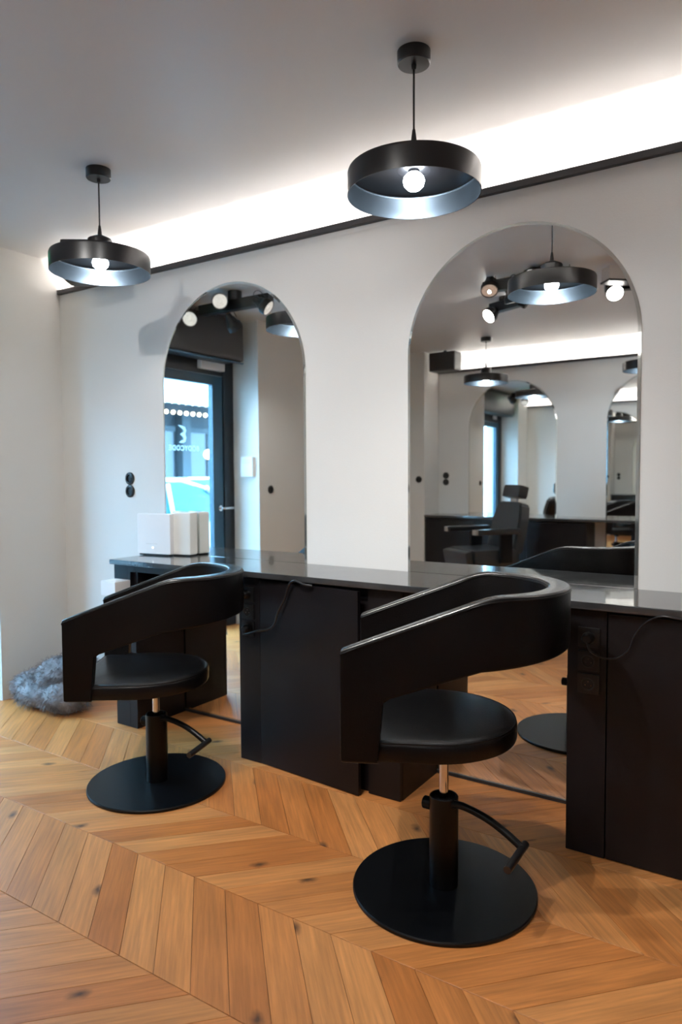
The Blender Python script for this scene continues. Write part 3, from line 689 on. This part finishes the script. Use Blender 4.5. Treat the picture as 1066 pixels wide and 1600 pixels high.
# ------------------------------------------------------------------ barber chair near opposite wall
def barber_chair():
    c = Vector((-2.42, -.60)); 
    fx, fy = -.60, .80
    # local -x is the facing direction
    rz = math.atan2(-fy, -fx)
    t = thing('barber_chair', 'black barber chair with headrest, seen reflected in the right mirror', 'chair', (c.x, c.y, 0), rz)
    lm = M_['barber']
    bm = B(); lathe(bm, [(0, 0), (.30, 0), (.30, .02), (.22, .045), (.08, .06), (0, .06)], 56); obj('base_plate', bm, M_['base'], t, 35)
    bm = B(); cyl(bm, .06, .05, .44, 28); obj('column', bm, M_['chrome'], t, 35)
    bm = B(); box(bm, -.24, .22, -.235, .235, .46, .64, .035); obj('seat', bm, lm, t, 35)
    Mb = Matrix.Translation((.20, 0, .60)) @ Matrix.Rotation(math.radians(14), 4, 'Y')
    bm = B(); prism(bm, [(-.23, 0), (.23, 0), (.225, .30), (.19, .44), (.15, .46), (-.15, .46), (-.19, .44), (-.225, .30)], -.05, .06, 'yz', Mb)
    bmesh.ops.bevel(bm, geom=[e for e in bm.edges], offset=.014, segments=2, affect='EDGES'); obj('backrest', bm, lm, t, 35)
    bm = B(); box(bm, -.012, .012, -.05, .05, .42, .52, .003, Mb); obj('headrest_post', bm, M_['chrome'], t, 30)
    bm = B(); box(bm, -.06, .045, -.135, .135, .50, .62, .028, Mb); obj('headrest', bm, lm, t, 35)
    for s in (-1, 1):
        bm = B(); box(bm, -.24, .20, s*.255-.035, s*.255+.035, .775, .825, .014); a = obj('armrest', bm, lm, t, 35)
        bm = B(); box(bm, -.262, -.24, s*.255-.032, s*.255+.032, .778, .822, .004); obj('armrest_cap', bm, M_['chrome'], a, 30)
        bm = B(); box(bm, .0, .12, s*.255-.016, s*.255+.016, .52, .78, .005); obj('arm_support', bm, M_['base'], a, 30)
    Ml = Matrix.Translation((-.24, 0, .58)) @ Matrix.Rotation(math.radians(-12), 4, 'Y')
    bm = B(); box(bm, -.075, .0, -.21, .21, -.30, .055, .022, Ml); obj('leg_rest', bm, lm, t, 35)
    bm = B(); box(bm, -.36, -.22, -.19, .19, .20, .225, .006); tube(bm, [(-.24, -.15, .30), (-.28, -.15, .215)], .012, 8); tube(bm, [(-.24, .15, .30), (-.28, .15, .215)], .012, 8); obj('footrest', bm, M_['chrome'], t, 35)
barber_chair()

# ------------------------------------------------------------------ sheepskin
def fur():
    t = thing('sheepskin', 'bluish grey shaggy sheepskin heaped on the floor against the left wall', 'rug', (-3.63, 2.44, 0))
    bm = B(); rnd = random.Random(3)
    blobs = [((.02, -.02, .075), (.19, .14, .085)), ((.10, .04, .16), (.17, .14, .11)), ((-.08, .0, .10), (.12, .13, .08)), ((.16, .08, .21), (.14, .12, .08)), ((.22, -.03, .08), (.14, .12, .09))]
    for c, s in blobs: sphere(bm, c, 1, s, 18, 12)
    obj('hide', bm, M_['fur'], t, 180)
    bm = B()
    for c, s in blobs:
        for i in range(1500):
            z = rnd.uniform(-.5, 1); a = rnd.uniform(0, 2*PI); rr = math.sqrt(max(0, 1-z*z))
            n = Vector((rr*math.cos(a), rr*math.sin(a), z)); p = Vector(c)+Vector((n.x*s[0], n.y*s[1], n.z*s[2]))
            if p.z < .004: continue
            nn = Vector((n.x/s[0], n.y/s[1], n.z/s[2])).normalized()
            cl = Vector((math.sin(p.x*45+p.y*20), math.cos(p.y*50), math.sin(p.z*60+p.x*30)))*.6
            d = (nn*.7+cl*.7+Vector((rnd.uniform(-.5, .5), rnd.uniform(-.5, .5), rnd.uniform(-.5, .2)))).normalized()
            L_ = rnd.uniform(.018, .045); s_ = d.cross(Vector((rnd.random(), rnd.random(), rnd.random()))).normalized()*.0016
            m_ = p+d*L_*.6+Vector((0, 0, -.003)); e = p+d*L_+Vector((0, 0, -.010)); e.z = max(e.z, .002); m_.z = max(m_.z, .002)
            a1, a2, b1, b2, ee = [bm.verts.new(v) for v in (p-s_, p+s_, m_-s_*.8, m_+s_*.8, e)]
            bm.faces.new((a1, a2, b2, b1)); bm.faces.new((b1, b2, ee))
    tag(obj('wool', bm, M_['fur'], t), kind='stuff')
fur()

# ------------------------------------------------------------------ street outside
def street():
    bm = B(); box(bm, -6.0, -4.40, -16, 12, -.2, -.03); tag(obj('pavement', bm, M_['paving']), None, None, kind='structure')
    bm = B(); box(bm, -12.5, -6.0, -16, 12, -.3, -.12); tag(obj('road', bm, M_['asphalt']), None, None, kind='structure')
    def car(x, y, lab, dirn=1, zo=-.12, sc=1.0):
        t = thing('car', lab, 'car', (x, y, zo), 0 if dirn > 0 else PI, 'white parked cars'); t.scale = (sc, sc, sc)
        # +y is the front
        def sect(prof, wb, wt, zb, zt):
            return prof
        low = [(-2.05, .35), (-2.08, .70), (-1.95, .88), (-.9, .93), (.75, .93), (1.6, .80), (2.0, .62), (2.05, .35), (1.7, .22), (-1.7, .22)]
        bm = B(); prism(bm, low, -.84, .84, 'yz'); bmesh.ops.bevel(bm, geom=list(bm.edges), offset=.07, segments=3, affect='EDGES'); obj('car_body', bm, M_['carw'], t, 40)
        bm = B()
        pr = [(-1.75, .90), (-1.35, 1.30), (-.9, 1.42), (-.1, 1.42), (.25, 1.33), (.95, .90)]
        v = []
        for s in (-1, 1): v.append([bm.verts.new((s*(.78-(z-.9)*.32), y_, z)) for y_, z in pr])
        bm.faces.new(v[0]); bm.faces.new(v[1])
        for i in range(len(pr)): j = (i+1) % len(pr); bm.faces.new((v[0][i], v[0][j], v[1][j], v[1][i]))
        obj('windows', bm, M_['carg'], t, 30)
        bm = B(); rp = [(-1.40, 1.29), (-.9, 1.43), (-.1, 1.43), (.28, 1.33)]
        va = [[bm.verts.new((s*(.79-(z-.9)*.32), y_, z+.002)) for y_, z in rp] for s in (-1, 1)]; vb = [[bm.verts.new((s*(.77-(z-.9)*.32), y_, z+.04)) for y_, z in rp] for s in (-1, 1)]
        for i in range(3):
            bm.faces.new((vb[0][i], vb[0][i+1], vb[1][i+1], vb[1][i]))
            for s in (0, 1): bm.faces.new((va[s][i], va[s][i+1], vb[s][i+1], vb[s][i]))
        obj('roof', bm, M_['carw'], t, 60)
        bm = B()
        for s in (-1, 1):
            tube(bm, [(s*.655, .28, 1.35), (s*.785, .98, .91)], .035, 8); tube(bm, [(s*.64, -.35, 1.40), (s*.79, -.38, .9)], .03, 8); tube(bm, [(s*.66, -1.36, 1.31), (s*.79, -1.80, .9)], .05, 8)
        obj('pillar', bm, M_['carw'], t, 50)
        for s in (-1, 1):
            for yy in (-1.3, 1.3):
                bm = B(); Mw = Matrix.Translation((s*.74, yy, .31)) @ Matrix.Rotation(PI/2, 4, 'Y'); lathe(bm, [(0, -.09), (.2, -.1), (.30, -.09), (.31, -.06), (.31, .06), (.30, .09), (.2, .1), (0, .09)], 28, Mw); wh = obj('wheel', bm, M_['tyre'], t, 35)
                bm = B(); cyl(bm, .19, .10*s-.004, .10*s+.004, 20, Mw); obj('hub_cap', bm, M_['chrome'], wh, 30)
            bm = B(); sphere(bm, (s*.60, 1.93, .66), .13, (1, .5, .55), 14, 8); obj('headlight', bm, M_['white'], t, 60)
            bm = B(); box(bm, s*.86, s*.97, .62, .74, .90, 1.03, .03); obj('wing_mirror', bm, M_['carg'], t, 35)
    car(-6.75, -.55, 'white parked car outside the glass door, nearest in the left mirror', -1, -.14, .97)
    car(-8.9, -3.6, 'second white parked car further down the street, seen through the door', -1, -.10, .95)
    # building across the street
    t = thing('building', 'blue-grey shopfront building across the street behind the cars', 'building', (-12.5, 0, -.1))
    bm = B(); box(bm, -1.0, 0, -16, 9, 3.9, 5.2); obj('upper_wall', bm, M_['facade_l'], t)
    bm = B(); box(bm, -1.0, -.25, -16, 9, 0, 3.9); obj('ground_floor_wall', bm, M_['facade'], t)
    for i in range(14):
        y0 = -15.5+i*1.7
        bm = B(); box(bm, -.25, -.02, y0, y0+.28, 0, 3.0, .01); obj('pilaster', bm, M_['facade_l'], t, 30)
        k = i % 3
        bm = B(); box(bm, -.25, -.18, y0+.42, y0+1.55, .5 if k else .05, 2.5); o = obj('shop_window', bm, M_['facade_d'] if k else M_['door_pink'], t)
        bm = B(); box(bm, -.18, -.14, y0+.38, y0+1.6, 2.5, 2.62); box(bm, -.18, -.14, y0+.95, y0+1.0, .5, 2.5); obj('window_bar', bm, M_['facade_l'], o)
    bm = B(); box(bm, -.25, .05, -16, 9, 2.95, 3.25, .01); obj('fascia', bm, M_['facade'], t, 30)
    bm = B(); prism(bm, [(0, 3.75), (1.5, 3.20), (1.5, 2.95), (1.47, 2.95), (1.46, 3.15), (0, 3.65)], -12, 5, 'xz', None); obj('awning', bm, M_['awning'], t)
    s = thing('string_lights', 'two rows of warm round string lights hanging under the white awning', 'lights', (-11.05, 0, 3.0))
    bm = B(); tube(bm, [(0, -11.5+i*.55, -.06*math.sin(i*1.3)**2) for i in range(29)], .012, 6); tube(bm, [(-.5, -11.2+i*.55, -.20-.03*math.sin(i*1.7)**2) for i in range(28)], .012, 6)
    obj('cord', bm, M_['cable'], s)
    me = None
    for r in (0, 1):
        for i in range(30):
            if me is None:
                bm = B(); sphere(bm, (0, 0, 0), .045, (1, 1, 1), 12, 8); o = obj('bulb', bm, M_['warmbulb'], s, 180); me = o.data
            else: o = link('bulb', me, None, s)
            o.location = (-.5*r, -8.8+i*.2+.1*r, -.11-.17*r)
    t = thing('street_globe', 'warm globe wall lamp between the shop windows across the street', 'lamp', (-12.3, -7.25, 1.85))
    bm = B(); sphere(bm, (.12, 0, 0), .12, (1, 1, 1), 16, 10); obj('globe', bm, M_['warmbulb'], t, 180)
    bm = B(); tube(bm, [(-.02, 0, -.02), (.08, 0, -.14), (.12, 0, -.11)], .015, 8, 4); obj('bracket', bm, M_['cable'], t, 50)
street()
